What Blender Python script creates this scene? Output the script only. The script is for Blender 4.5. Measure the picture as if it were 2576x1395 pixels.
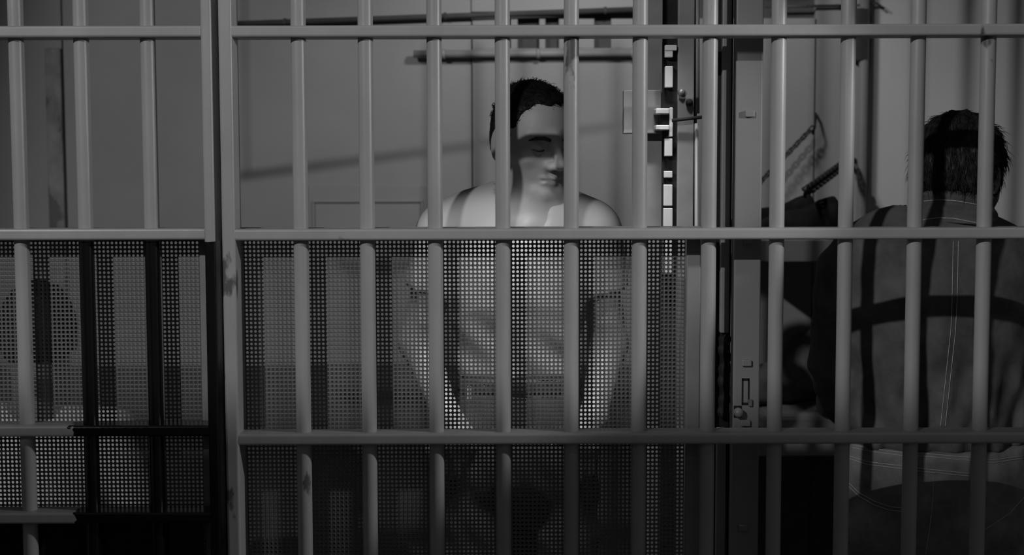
import bpy, bmesh, math, random
import numpy as np
from mathutils import Vector, Matrix, Euler
from mathutils.bvhtree import BVHTree

random.seed(7); rng = np.random.default_rng(7)
for o in list(bpy.data.objects): bpy.data.objects.remove(o)
C = bpy.context.scene.collection

# ------------------------------------------------------------------ camera
W, H, F = 2576.0, 1395.0, 3500.0
CAM = Vector((0.0, -2.333, 1.60))
PITCH = math.atan(267.5 / F)
ROT = Euler((math.pi/2 - PITCH, 0, 0)).to_matrix() @ Matrix.Rotation(-0.0025, 3, 'Z')
cd = bpy.data.cameras.new('camera'); cam = bpy.data.objects.new('camera', cd); C.objects.link(cam)
cd.sensor_width = 36.0; cd.lens = 36.0 * F / W; cd.clip_start = 0.05
cam.matrix_world = Matrix.Translation(CAM) @ ROT.to_4x4()
cd.dof.use_dof = True; cd.dof.focus_distance = 2.50; cd.dof.aperture_fstop = 4.5
bpy.context.scene.camera = cam

def P(px, py, Y):
    """point of the plane y = Y that shows at pixel px, py"""
    d = ROT @ Vector(((px - W/2)/F, -(py - H/2)/F, -1.0))
    return CAM + d * ((Y - CAM.y) / d.y)

# ------------------------------------------------------------------ light
vs = bpy.context.scene.view_settings
vs.view_transform = 'Standard'; vs.look = 'None'; vs.gamma = 1.0; vs.use_curve_mapping = False
vs.exposure = 0.0
w = bpy.data.worlds.new('night_corridor'); bpy.context.scene.world = w; w.use_nodes = True
w.node_tree.nodes['Background'].inputs[0].default_value = (1, 1, 1, 1)
w.node_tree.nodes['Background'].inputs[1].default_value = 0.06

def spot(name, loc, aim, power, angle, blend, radius):
    l = bpy.data.lights.new(name, 'SPOT'); l.energy = power; l.spot_size = math.radians(angle)
    l.spot_blend = blend; l.shadow_soft_size = radius
    o = bpy.data.objects.new(name, l); C.objects.link(o); o.location = loc
    o.rotation_euler = (Vector(aim) - Vector(loc)).to_track_quat('-Z', 'Y').to_euler()
    return o
KEY = (-3.84, -6.0, 4.66)
spot('corridor_spot', KEY, (0.1, 0.3, 1.6), 790, 34, 0.35, 0.06)
SIDE = (1.60, -0.58, 1.98)
spot('corridor_side_lamp', SIDE, (-0.62, 0.0, 1.42), 42, 31, 0.3, 0.03)

# ------------------------------------------------------------------ materials
def material(name, v, rough=0.5, metal=0.0, var=0.0, scale=6.0, bump=0.0, bscale=60.0, stretch=(1, 1, 1), spec=0.5, chips=None):
    m = bpy.data.materials.new(name); m.use_nodes = True
    nt = m.node_tree; b = nt.nodes['Principled BSDF']
    b.inputs['Roughness'].default_value = rough; b.inputs['Metallic'].default_value = metal
    b.inputs['Specular IOR Level'].default_value = spec
    b.inputs['Base Color'].default_value = (v, v, v, 1)
    tc = nt.nodes.new('ShaderNodeTexCoord'); mp = nt.nodes.new('ShaderNodeMapping')
    mp.inputs['Scale'].default_value = stretch
    nt.links.new(tc.outputs['Object'], mp.inputs['Vector'])
    col = None
    if var > 0:
        n = nt.nodes.new('ShaderNodeTexNoise'); n.inputs['Scale'].default_value = scale
        n.inputs['Detail'].default_value = 6; n.inputs['Roughness'].default_value = 0.6
        nt.links.new(mp.outputs[0], n.inputs['Vector'])
        r = nt.nodes.new('ShaderNodeValToRGB')
        a, c = v*(1-var), v*(1+var)
        r.color_ramp.elements[0].position = 0.3; r.color_ramp.elements[1].position = 0.7
        r.color_ramp.elements[0].color = (a, a, a, 1); r.color_ramp.elements[1].color = (c, c, c, 1)
        nt.links.new(n.outputs['Fac'], r.inputs['Fac']); col = r.outputs['Color']
    if chips is not None:      # worn spots of another tone
        cv, cs, ct = chips
        n = nt.nodes.new('ShaderNodeTexNoise'); n.inputs['Scale'].default_value = cs; n.inputs['Detail'].default_value = 5
        nt.links.new(mp.outputs[0], n.inputs['Vector'])
        r = nt.nodes.new('ShaderNodeValToRGB')
        r.color_ramp.elements[0].position = ct; r.color_ramp.elements[1].position = ct + 0.03
        nt.links.new(n.outputs['Fac'], r.inputs['Fac'])
        mx = nt.nodes.new('ShaderNodeMix'); mx.data_type = 'RGBA'
        nt.links.new(r.outputs['Color'], mx.inputs[0])
        if col is not None: nt.links.new(col, mx.inputs[6])
        else: mx.inputs[6].default_value = (v, v, v, 1)
        mx.inputs[7].default_value = (cv, cv, cv, 1); col = mx.outputs[2]
    if col is not None: nt.links.new(col, b.inputs['Base Color'])
    if bump > 0:
        n = nt.nodes.new('ShaderNodeTexNoise'); n.inputs['Scale'].default_value = bscale; n.inputs['Detail'].default_value = 4
        nt.links.new(mp.outputs[0], n.inputs['Vector'])
        bp = nt.nodes.new('ShaderNodeBump'); bp.inputs['Strength'].default_value = bump; bp.inputs['Distance'].default_value = 0.002
        nt.links.new(n.outputs['Fac'], bp.inputs['Height']); nt.links.new(bp.outputs[0], b.inputs['Normal'])
    return m

M = {}
M['bar'] = material('grey_bar_paint', 0.36, 0.38, var=0.10, scale=9, bump=0.25, bscale=45, stretch=(1, 1, .5), chips=(0.10, 14, 0.68))
M['mesh'] = material('perforated_steel', 0.14, 0.5, var=0.12, scale=8)
M['frame'] = material('screen_frame_paint', 0.25, 0.45, var=0.1, scale=12, bump=0.2, bscale=50)
M['black'] = material('black_gloss_paint', 0.006, 0.22, var=0.3, scale=30, bump=0.3, bscale=70)
M['post'] = material('pale_post_paint', 0.235, 0.45, var=0.05, scale=7, bump=0.2, bscale=40, chips=(0.13, 30, 0.74))
M['wall'] = material('cell_wall_paint', 0.25, 0.6, var=0.10, scale=2.2, bump=0.25, bscale=14, chips=(0.17, 9, 0.74))
M['gear'] = material('lock_gear_paint', 0.24, 0.5, var=0.15, scale=14, bump=0.2, bscale=40)
M['wall_side'] = material('cell_side_paint', 0.2, 0.6, var=0.1, scale=2)
M['panel_light'] = material('pale_panel_paint', 0.47, 0.55, var=0.06, scale=3, bump=0.2, bscale=14)
M['peel'] = material('peeling_paint', 0.20, 0.7, var=0.5, scale=14, chips=(0.10, 10, 0.56), bump=0.5, bscale=40, stretch=(1, 1, .6))
M['dark'] = material('dark_paint_and_shade', 0.05, 0.7, var=0.2, scale=10)  # dark paint of parts; behind the slats it paints the shadow bands
M['pit'] = material('matte_black', 0.008, 0.8, var=0.4, scale=20, bump=0.6, bscale=60)  # near-black for gaps, slots, rods and the broken keeper
M['white_paint'] = material('white_paint_and_lit_gap', 0.6, 0.5, var=0.05, scale=20)  # white parts; on the lock blocks it stands for a lit gap
M['steel'] = material('worn_steel', 0.22, 0.4, metal=0.4, var=0.25, scale=25)
M['chain'] = material('iron_chain', 0.03, 0.45, metal=0.5, var=0.3, scale=40)
M['floor'] = material('concrete_floor', 0.12, 0.7, var=0.2, scale=4, bump=0.3, bscale=30)
M['skin'] = material('skin', 0.39, 0.5, var=0.06, scale=25, bump=0.12, bscale=160, spec=0.35)
M['skin2'] = material('tanned_skin', 0.2, 0.55, var=0.1, scale=25, bump=0.12, bscale=160, spec=0.3)
M['hair'] = material('black_hair', 0.007, 0.6, spec=0.2, var=0.6, scale=30, bump=0.9, bscale=90, stretch=(1, 1, .35))
M['hair2'] = material('dark_grey_hair', 0.02, 0.55, spec=0.3, var=0.8, scale=45, bump=0.9, bscale=110, stretch=(1, 1, .25))
M['brow'] = material('brow_hair', 0.02, 0.6, var=0.4, scale=80)
M['lip'] = material('lip_skin', 0.25, 0.45, var=0.05, scale=60)
M['tshirt'] = material('white_cotton', 0.45, 0.85, var=0.03, scale=12, bump=0.25, bscale=25, spec=0.2)
M['trousers'] = material('dark_work_cloth', 0.07, 0.85, var=0.15, scale=14, bump=0.3, bscale=40, spec=0.2)
M['denim'] = material('worn_denim', 0.105, 0.85, var=0.35, scale=16, bump=0.5, bscale=60, spec=0.2)
M['denim2'] = material('dark_denim', 0.2, 0.85, var=0.35, scale=18, bump=0.5, bscale=60, spec=0.2)
M['stitch'] = material('pale_stitching', 0.5, 0.7, var=0.2, scale=200)
M['belt'] = material('dark_leather', 0.03, 0.5, var=0.2, scale=30)
M['metal'] = material('bright_metal', 0.75, 0.3, metal=0.6)
M['grey_shirt'] = material('pale_grey_cotton', 0.6, 0.85, var=0.08, scale=12, bump=0.3, bscale=30, spec=0.2)
M['blanket'] = material('dark_wool_blanket', 0.008, 0.95, var=0.4, scale=30, bump=0.6, bscale=90, spec=0.1)
M['blanket2'] = material('grey_wool_blanket', 0.10, 0.95, var=0.35, scale=18, bump=0.6, bscale=80, spec=0.1)
M['mattress'] = material('ticking_grey', 0.12, 0.9, var=0.15, scale=14, bump=0.4, bscale=40, spec=0.1)
M['locker'] = material('lamp_shade_grey', 0.12, 0.5, var=0.1, scale=5)

def door_material():
    """grey bar paint, the lower lock side of the door coated in black paint with a ragged edge"""
    m = M['bar'].copy(); m.name = 'door_paint_two_tone'
    nt = m.node_tree; b = nt.nodes['Principled BSDF']
    old = b.inputs['Base Color'].links[0].from_socket
    g = nt.nodes.new('ShaderNodeTexCoord'); s = nt.nodes.new('ShaderNodeSeparateXYZ')
    nt.links.new(g.outputs['Object'], s.inputs[0])
    n = nt.nodes.new('ShaderNodeTexNoise'); n.inputs['Scale'].default_value = 35; nt.links.new(g.outputs['Object'], n.inputs['Vector'])
    def step(sock, edge, sign, amp):
        a = nt.nodes.new('ShaderNodeMath'); a.operation = 'MULTIPLY_ADD'
        nt.links.new(n.outputs['Fac'], a.inputs[0]); a.inputs[1].default_value = amp; nt.links.new(sock, a.inputs[2])
        c = nt.nodes.new('ShaderNodeMath'); c.operation = 'GREATER_THAN' if sign > 0 else 'LESS_THAN'
        nt.links.new(a.outputs[0], c.inputs[0]); c.inputs[1].default_value = edge + amp*0.5
        return c.outputs[0]
    x_edge = P(190, 1080, 0).x; z_edge = P(300, 606, 0).z
    k = nt.nodes.new('ShaderNodeMath'); k.operation = 'MULTIPLY'
    nt.links.new(step(s.outputs[0], x_edge, 1, 0.05), k.inputs[0]); nt.links.new(step(s.outputs[2], z_edge, -1, 0.004), k.inputs[1])
    mx = nt.nodes.new('ShaderNodeMix'); mx.data_type = 'RGBA'
    nt.links.new(k.outputs[0], mx.inputs[0]); nt.links.new(old, mx.inputs[6]); mx.inputs[7].default_value = (.005, .005, .005, 1)
    nt.links.new(mx.outputs[2], b.inputs['Base Color'])
    r = nt.nodes.new('ShaderNodeMapRange'); r.inputs['To Min'].default_value = 0.38; r.inputs['To Max'].default_value = 0.2
    nt.links.new(k.outputs[0], r.inputs['Value']); nt.links.new(r.outputs[0], b.inputs['Roughness'])
    return m
M['door'] = door_material()

# ------------------------------------------------------------------ object helpers
def link_mesh(name, verts, faces, mat, parent=None, smooth=False):
    me = bpy.data.meshes.new(name); me.from_pydata([tuple(v) for v in verts], [], [tuple(f) for f in faces]); me.update()
    return link_me(name, me, mat, parent, smooth)
def link_me(name, me, mat, parent=None, smooth=False):
    me.materials.append(M[mat])
    if smooth: me.polygons.foreach_set('use_smooth', [True]*len(me.polygons))
    o = bpy.data.objects.new(name, me); C.objects.link(o)
    if parent: attach(o, parent)
    return o
def attach(o, parent):
    o.parent = parent; o.matrix_parent_inverse = Matrix.Translation(-parent.location)
def tag(o, label, cat, group=None):
    o['label'] = label; o['category'] = cat
    if group: o['group'] = group
    return o
def thing(name, label, cat, loc, group=None):
    o = bpy.data.objects.new(name, None); C.objects.link(o); o.location = loc; o.empty_display_size = 0.05
    return tag(o, label, cat, group)
def structure(o): o['kind'] = 'structure'; return o

def bm_box(bm, x0, x1, y0, y1, z0, z1):
    vs_ = [bm.verts.new(p) for p in ((x0,y0,z0),(x1,y0,z0),(x1,y1,z0),(x0,y1,z0),(x0,y0,z1),(x1,y0,z1),(x1,y1,z1),(x0,y1,z1))]
    for f in ((0,3,2,1),(4,5,6,7),(0,1,5,4),(1,2,6,5),(2,3,7,6),(3,0,4,7)): bm.faces.new([vs_[i] for i in f])
def box(name, x0, x1, y0, y1, z0, z1, mat, parent=None, bevel=0.0, seg=2):
    if x0 > x1: x0, x1 = x1, x0
    if z0 > z1: z0, z1 = z1, z0
    bm = bmesh.new(); bm_box(bm, x0, x1, y0, y1, z0, z1)
    if bevel: bmesh.ops.bevel(bm, geom=bm.edges[:], offset=bevel, segments=seg, affect='EDGES', profile=0.5)
    me = bpy.data.meshes.new(name); bm.to_mesh(me); bm.free()
    return link_me(name, me, mat, parent, smooth=False)
def pbox(name, px0, px1, py0, py1, y0, y1, mat, parent=None, bevel=0.0, seg=2):
    """box whose front face (at depth y0) spans a pixel rectangle"""
    a = P((px0+px1)/2, py0, y0); b = P((px0+px1)/2, py1, y0); pm = (py0+py1)/2
    return box(name, P(px0, pm, y0).x, P(px1, pm, y0).x, y0, y1, b.z, a.z, mat, parent, bevel, seg)

def tube_data(pts, rad, n=10, closed=False):
    pts = [Vector(p) for p in pts]; rads = rad if isinstance(rad, (list, tuple)) else [rad]*len(pts)
    V, Fs = [], []; up = Vector((0.137, 0.219, 0.966)); N = len(pts); u = None
    for i, p in enumerate(pts):
        a = pts[(i-1) % N] if (closed or i > 0) else p; b = pts[(i+1) % N] if (closed or i < N-1) else p
        t = (b - a).normalized()
        if u is None: u = t.cross(up).normalized() if abs(t.dot(up)) < 0.99 else t.cross(Vector((1, 0, 0))).normalized()
        u = (u - t*u.dot(t)).normalized(); v = t.cross(u)
        for k in range(n):
            an = 2*math.pi*k/n; V.append(p + (u*math.cos(an) + v*math.sin(an))*rads[i])
    for i in range(N if closed else N-1):
        j = (i+1) % N
        for k in range(n): l = (k+1) % n; Fs.append((i*n+k, i*n+l, j*n+l, j*n+k))
    if not closed: Fs.append(tuple(range(n-1, -1, -1))); Fs.append(tuple((N-1)*n+k for k in range(n)))
    return V, Fs
def tube(name, pts, rad, mat, parent=None, n=10, closed=False):
    V, Fs = tube_data(pts, rad, n, closed)
    return link_mesh(name, V, Fs, mat, parent, True)
def sides_flat(o, deg=40):
    o.data.polygons.foreach_set('use_smooth', [True]*len(o.data.polygons))
    o.data.set_sharp_from_angle(angle=math.radians(deg))

# ------------------------------------------------------------------ room
Z_TOP = 2.80; WALL_Y = 2.0; XL, XR = -2.2, 2.2
fl = structure(box('floor', XL-2.6, XR+1, -6.6, WALL_Y+.1, -0.06, 0, 'floor'))
ce = structure(box('ceiling', XL-.1, XR+.1, 0.0, WALL_Y+.1, Z_TOP, Z_TOP+.08, 'wall_side'))
wl = structure(box('wall_left', XL-.08, XL, 0.0, WALL_Y+.08, 0, Z_TOP, 'wall_side'))
wr = structure(box('wall_right', XR, XR+.08, 0.0, WALL_Y+.08, 0, Z_TOP, 'wall_side'))
wb = structure(box('wall_back', XL, XR, WALL_Y+.03, WALL_Y+.12, 0, Z_TOP, 'dark'))
def X(px, Y=WALL_Y): return P(px, 430, Y).x
def Z(py, Y=WALL_Y, px=1288): return P(px, py, Y).z
structure(box('spot_blocker_slab', -3.7, -1.25, -3.25, -3.10, 0, 2.985, 'wall_side'))   # added unseen slab behind the camera, keeps the spot off the lower half
# steel sheets that face the back wall, butted with narrow joints
g = .0015
seams = [-700, 165, 545, 1188, 1420, 1665, 2046, 2182, 3300]
tops = [Z_TOP, Z_TOP, Z_TOP, Z(48), Z(48), Z(48), Z_TOP, Z_TOP]
dy = [0, .002, .002, -.006, -.004, -.008, 0.0, -.012]
for i in range(8):
    box('panel', X(seams[i])+g, X(seams[i+1])-g, WALL_Y+dy[i], WALL_Y+.03, 0.0, tops[i] if i not in (3, 4) else Z(122), 'panel_light' if i == 7 else 'wall', wb, .0015, 1)
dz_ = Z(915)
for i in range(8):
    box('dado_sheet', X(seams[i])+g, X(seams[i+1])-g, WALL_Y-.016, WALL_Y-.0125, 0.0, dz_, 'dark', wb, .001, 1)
# shallow inspection hatch with a raised border low on the back wall
hx0, hx1, hz = X(775), X(1078), Z(465)
box('hatch_plate', hx0, hx1, WALL_Y-.009, WALL_Y, dz_, hz, 'wall', wb, .002, 1)
ix0, ix1, iz = X(792), X(1058), Z(508)
box('hatch_rim', ix0-.008, ix0, WALL_Y-.015, WALL_Y-.009, 1.2, iz, 'wall', wb, .0015, 1)
box('hatch_rim', ix1, ix1+.008, WALL_Y-.015, WALL_Y-.009, 1.2, iz, 'wall', wb, .0015, 1)
box('hatch_rim', ix0-.008, ix1+.008, WALL_Y-.015, WALL_Y-.009, iz, iz+.008, 'wall', wb, .0015, 1)
# dark slot and pale slats shaped to stand for bar shadows on the wall
for a, b in ((1190, 1248), (1286, 1303), (1357, 1372), (1406, 1494), (1536, 1592), (1640, 1664)):
    box('shadow_band_slat', X(a), X(b), WALL_Y-.004, WALL_Y+.03, Z(122), Z(48), 'wall', wb, .001, 1)
box('panel', X(1188), X(1665), WALL_Y-.004, WALL_Y+.03, Z(30), Z_TOP, 'wall', wb, .0015, 1)
# peeling strip in the left cell
tr = structure(box('trim_1', X(122), X(162), WALL_Y-.008, WALL_Y, 0.0, Z(118), 'peel', None, .002, 1))

def pipe(name, label, a, b, r, mat='wall', cat='pipe'):
    o = thing(name, label, cat, (a+b)/2 if False else Vector((min(a, b, key=lambda q: q.z))))
    tube('pipe_run', [a, b], r, mat, o, 14)
    for t in (.12, .5, .88):
        c = a.lerp(b, t); d = (b-a).normalized()
        tube('clip', [c-d*r*.5, c+d*r*.5], r*1.35, mat, o, 14)
    return o
pipe('light_stripe_pipe', 'grey level pipe added for a light stripe and its shadow below the slats', P(1040, 136, WALL_Y-.03), P(1668, 133, WALL_Y-.03), .0115)  # pipe added to give a light stripe with a dark band under it
pipe('shadow_line_tube', 'thin dark tube standing for a sloping shadow line above the slats', P(590, 60, WALL_Y-.02), P(1650, 22, WALL_Y-.02), .0085, 'dark', 'pipe')  # dark tube drawn as the sloping shadow line on the wall
pipe('ceiling_cable', 'thin dark cable running level at the top of the back wall by the bunk', P(1925, 17, WALL_Y-.02), P(2130, 14, WALL_Y-.02), .004, 'dark', 'cable')
o = thing('wall_standpipe', 'upright grey standpipe against the back wall left of the pale panel', 'pipe', (X(2160), WALL_Y-.05, 0))
tube('pipe_run', [Vector((X(2160), WALL_Y-.045, 0)), Vector((X(2160), WALL_Y-.045, Z_TOP))], .015, 'wall', o, 16)
pbox('pipe_bracket', 2150, 2184, 20, 152, WALL_Y-.06, WALL_Y-.014, 'dark', o, .003)
tube('bracket_arm', [P(2152, 14, WALL_Y-.04), P(2205, 8, WALL_Y-.04), P(2224, 22, WALL_Y-.04)], .004, 'dark', o, 8)

# ------------------------------------------------------------------ bar fronts
BAR_R = 0.01265
def round_bar(px, parent, mat='bar', z0=0.02, z1=2.78):
    x = P(px, 560, 0).x
    o = tube('bar', [(x, 0, z0), (x, 0, z1)], BAR_R, mat, parent, 28)
    sides_flat(o); return o
def rail(x0, x1, py, parent, mat='bar', half=.0095, refx=1288):
    z = P(refx, py, -.025).z
    return box('rail', x0, x1, -.026, .026, z-half, z+half, mat, parent, .004, 3)

grille = thing('cell_grille', 'wide fixed grey steel bar grille in front of the standing men', 'grille', (0.3, 0, 0))
x_st0, x_st1 = P(557, 560, -.027).x, P(591, 560, -.027).x
box('stile', x_st0, x_st1, -.027, .03, 0.0, 2.79, 'bar', grille, .004, 3)
XE = P(2576, 560, 0).x + .45
for py in (77, 589, 1104): rail(x_st1-.004, XE, py, grille)
for z in (0.82, 0.47, 0.12, 2.14): box('rail', x_st1-.004, XE, -.026, .026, z-.0095, z+.0095, 'bar', grille, .004, 3)
for px in (757, 924, 1095, 1265, 1437, 1608.5, 1783, 1954, 2127, 2301, 2476): round_bar(px, grille)
for k in (1, 2, 3): round_bar(2476+174.5*k, grille)

door = thing('cell_door', 'grey sliding cell door with black-painted lower lock side, at the left edge', 'door', (-.8, 0, 0))
XLD = P(0, 560, 0).x - .5
dx0, dx1 = P(513, 560, -.027).x, P(540, 560, -.027).x
box('stile', dx0, dx1, -.027, .03, 0.03, 2.7, 'door', door, .004, 3)
for py in (79, 589, 1084, 1303): rail(XLD, dx0+.004, py, door, 'door', refx=300)
for z in (0.68, 0.38, 0.06, 2.14): box('rail', XLD, dx0+.004, -.026, .026, z-.0095, z+.0095, 'door', door, .004, 3)
for px in (54, 216, 382): round_bar(px, door, 'door', 0.05, 2.66)
for k in (1, 2, 3): round_bar(54-163*k, door, 'door', 0.05, 2.66)
pbox('kick_plate', -300, 512, 1312, 1460, .0142, .02, 'black', door, .001, 1)
post = tag(box('door_jamb_post', P(541, 560, .01).x+.0015, P(556, 560, .01).x-.0015+.004, .034, .062, 0, 2.79, 'black', None, .006, 3),
           'glossy black upright post in the gap between sliding door and fixed grille', 'post')

# ------------------------------------------------------------------ perforated screens
MY = 0.037; PITCH_H = 0.00725; HR = 0.00245
def perforated(name, x0, x1, z0, z1, parent, thick=.0012):
    nx = int((x1-x0)/PITCH_H); nz = int((z1-z0)/PITCH_H)
    cx = x0 + (np.arange(nx)+.5)*PITCH_H; cz = z1 - (np.arange(nz)+.5)*PITCH_H
    CX, CZ = [a.ravel() for a in np.meshgrid(cx, cz, indexing='ij')]; n = CX.size
    h = PITCH_H/2; an = np.radians(22.5+45*np.arange(8))
    ox = np.concatenate([[h, -h, -h, h], HR*np.cos(an)]); oz = np.concatenate([[h, h, -h, -h], HR*np.sin(an)])
    V = np.zeros((n, 24, 3), np.float32)
    V[:, :12, 0] = CX[:, None]+ox; V[:, :12, 2] = CZ[:, None]+oz; V[:, :12, 1] = MY
    V[:, 12:, 0] = V[:, :12, 0]; V[:, 12:, 2] = V[:, :12, 2]; V[:, 12:, 1] = MY+thick
    tris, quads = [], []
    for c in range(4):                         # octagon verts 4..11; corner c lies between oct 2c and 2c+1
        a, b = 4+2*c, 4+2*c+1; nxt = (c+1) % 4; d = 4+(2*c+2) % 8
        tris.append((c, a, b)); quads.append((c, b, d, nxt))
    tris += [(t[0]+12, t[2]+12, t[1]+12) for t in tris]; quads += [tuple(q[i]+12 for i in (0, 3, 2, 1)) for q in quads]
    for k in range(8): quads.append((4+k, 4+(k+1) % 8, 16+(k+1) % 8, 16+k))
    tris = np.array(tris); quads = np.array(quads); off = (np.arange(n)*24)[:, None, None]
    T = (tris[None]+off).reshape(-1, 3); Q = (quads[None]+off).reshape(-1, 4)
    me = bpy.data.meshes.new(name); me.vertices.add(n*24); me.vertices.foreach_set('co', V.ravel())
    loops = np.concatenate([T.ravel(), Q.ravel()]).astype(np.int32)
    starts = np.concatenate([np.arange(len(T))*3, len(T)*3+np.arange(len(Q))*4]).astype(np.int32)
    me.loops.add(len(loops)); me.loops.foreach_set('vertex_index', loops)
    me.polygons.add(len(starts)); me.polygons.foreach_set('loop_start', starts)
    me.update(calc_edges=True); me.validate()
    o = link_me(name, me, 'mesh', parent); o['kind'] = 'stuff'; return o
ztop = P(1288, 570, MY).z
def screen(label, x0, x1, loc):
    s = thing('perforated_screen', label, 'screen', loc)
    fb = .012
    box('top_frame', x0-fb, x1+fb*2, MY-.005, MY+.012, ztop-.016, ztop, 'frame', s, .002, 2)
    box('side_frame', x0-fb, x0, MY-.005, MY+.012, 0.05, ztop-.016, 'frame', s, .002, 2)
    box('side_frame', x1, x1+fb*2, MY-.005, MY+.012, 0.05, ztop-.016, 'frame', s, .002, 2)
    perforated('perforated_sheet', x0, x1, 0.93, ztop-.015, s)
    box('lower_sheet', x0, x1, MY, MY+.0015, 0.05, 0.932, 'mesh', s)
    return s
screen('perforated steel screen behind the fixed grille, hiding the lower half of the standing man', P(612, 600, MY).x, P(1727, 600, MY).x, (-.1, MY, 0.05))
screen('perforated steel screen behind the sliding door at the left edge', P(-120, 600, MY).x, P(502, 600, MY).x, (-.75, MY, 0.05))

# ------------------------------------------------------------------ lock post, channel and lock gear
lp = thing('lock_post', 'pale flat steel lock post with square bolts and a latch slot', 'post', (P(1880, 560, .05).x, .06, 0))
lx0, lx1 = P(1847, 560, .05).x, P(1916, 560, .05).x
box('post_body', lx0, lx1, .05, .078, 0, 2.79, 'post', lp, .003, 3)
for px, py in ((1887, 286), (1884, 606), (1879, 913), (1876, 1064), (1871, 1328)):
    pbox('bolt', px-12, px+12, py-8, py+8, .044, .051, 'post', lp, .0015, 2)
for a in ((1867, 1884, 951, 957), (1867, 1884, 1012, 1018), (1866, 1869.5, 951, 1018), (1881.5, 1885, 951, 1018)):
    pbox('latch_slot', a[0], a[1], a[2], a[3], .0488, .0505, 'pit', lp)
pbox('latch_lug', 1883, 1893, 1004, 1022, .045, .051, 'steel', lp, .001, 1)
c = P(1856, 1035, .05); k = tube('knob', [c, c+Vector((0, -.012, 0)), c+Vector((0, -.017, 0))], [.008, .0085, .005], 'post', lp, 14)
pbox('knob_hole', 1846, 1866, 1020, 1050, .0488, .0505, 'pit', lp, .0004, 1)

ch = thing('door_channel', 'narrow grey steel channel strip with a broken black keeper beside the pale lock post', 'channel', (P(1827, 560, .07).x, .08, 0))
cx0, cx1 = P(1815, 560, .075).x, P(1839, 560, .075).x
box('channel_strip', cx0, cx1-.001, .079, .095, P(1827, 838, .075).z, 2.79, 'frame', ch, .002, 2)
box('channel_strip', cx0-.004, cx1-.004, .079, .095, 0.0, P(1827, 1078, .075).z, 'frame', ch, .002, 2)
box('channel_back', cx0-.012, cx1+.004, .096, .11, 0.0, 2.79, 'pit', ch)

lg = thing('lock_gear', 'upright lock mechanism with white blocks painted in for a brightly lit gap', 'lock', (P(1690, 560, .25).x, .25, 0))
LY = .25
pbox('gear_plate', 1702, 1743, -80, 1500, LY, LY+.02, 'gear', lg, .002, 2)
pbox('gear_edge', 1743, 1750, -80, 1500, LY+.012, LY+.02, 'pit', lg)
o = tube('gear_rod', [P(1755, -80, LY), P(1755, 285, LY)], .0036, 'frame', lg, 12)
o = tube('gear_rod', [P(1752, 310, LY), P(1752, 1500, LY)], .0036, 'frame', lg, 12)
pbox('backing', 1664, 1702, -80, 1500, LY+.012, LY+.022, 'pit', lg)
for a in ((1673, 1693, 113, 144), (1673, 1693, 166, 220), (1684, 1693, 270, 344), (1672, 1692, 348, 393), (1671, 1692, 430, 447),
          (1670, 1692, 464, 518), (1669, 1692, 523, 690)):
    pbox('lit_gap_block', *a, LY-.004, LY+.012, 'white_paint', lg, .0015, 2)  # white blocks stand for something brightly lit behind the gap
pbox('lit_gap_hook', 1673, 1703, 113, 127, LY-.006, LY+.006, 'white_paint', lg, .0015, 2)
pbox('jamb_plate', 1606, 1667, -80, 1500, LY+.06, LY+.08, 'gear', lg, .002, 2)
lb = pbox('lock_box', 1569, 1664, 226, 336, LY+.03, LY+.058, 'gear', lg, .002, 2)
pbox('latch_prong', 1650, 1684, 272, 287, LY-.012, LY+.03, 'white_paint', lb, .002, 2)
pbox('latch_prong', 1650, 1684, 314, 327, LY-.012, LY+.03, 'white_paint', lb, .002, 2)
pbox('latch_mouth', 1661, 1683, 287, 314, LY-.001, LY+.03, 'pit', lb)
tube('latch_rod', [P(1690, 303, LY-.012), P(1768, 294, LY-.016)], .0032, 'pit', lg, 10)
for px, py, m_ in ((1714, 232, 'steel'), (1734, 258, 'pit')):
    c = P(px, py, LY); tube('bolt', [c, c+Vector((0, -.006, 0)), c+Vector((0, -.009, 0))], [.007, .0065, .003], m_, lg, 12)

# ------------------------------------------------------------------ implicit surfaces (smooth blends for bodies and cloth)
def seg_t(x, y, z, a, b):
    ax, ay, az = a; bx_, by_, bz_ = b
    dx, dy_, dz = bx_-ax, by_-ay, bz_-az; L = dx*dx+dy_*dy_+dz*dz+1e-12
    return np.clip(((x-ax)*dx+(y-ay)*dy_+(z-az)*dz)/L, 0, 1), dx, dy_, dz
def cap(a, b, ra, rb=None, sy=1.0):
    rb = ra if rb is None else rb; a = tuple(a); b = tuple(b)
    def f(x, y, z):
        t, dx, dy_, dz = seg_t(x, y, z, a, b)
        return np.sqrt((x-a[0]-t*dx)**2+((y-a[1]-t*dy_)*sy)**2+(z-a[2]-t*dz)**2)-(ra+(rb-ra)*t)
    m = max(ra, rb)
    f.zr = (min(a[2], b[2])-m, max(a[2], b[2])+m); return f
def ell(c, r):
    c = tuple(c)
    def f(x, y, z):
        u, v, q = (x-c[0])/r[0], (y-c[1])/r[1], (z-c[2])/r[2]
        k0 = np.sqrt(u*u+v*v+q*q)+1e-9; k1 = np.sqrt((u/r[0])**2+(v/r[1])**2+(q/r[2])**2)+1e-9
        return k0*(k0-1)/k1
    f.zr = (c[2]-r[2], c[2]+r[2]); return f
def smin(a, b, k):
    h = np.maximum(k-np.abs(a-b), 0)/k
    return np.minimum(a, b)-h*h*k*.25
def smax(a, b, k): return -smin(-a, -b, k)
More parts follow.
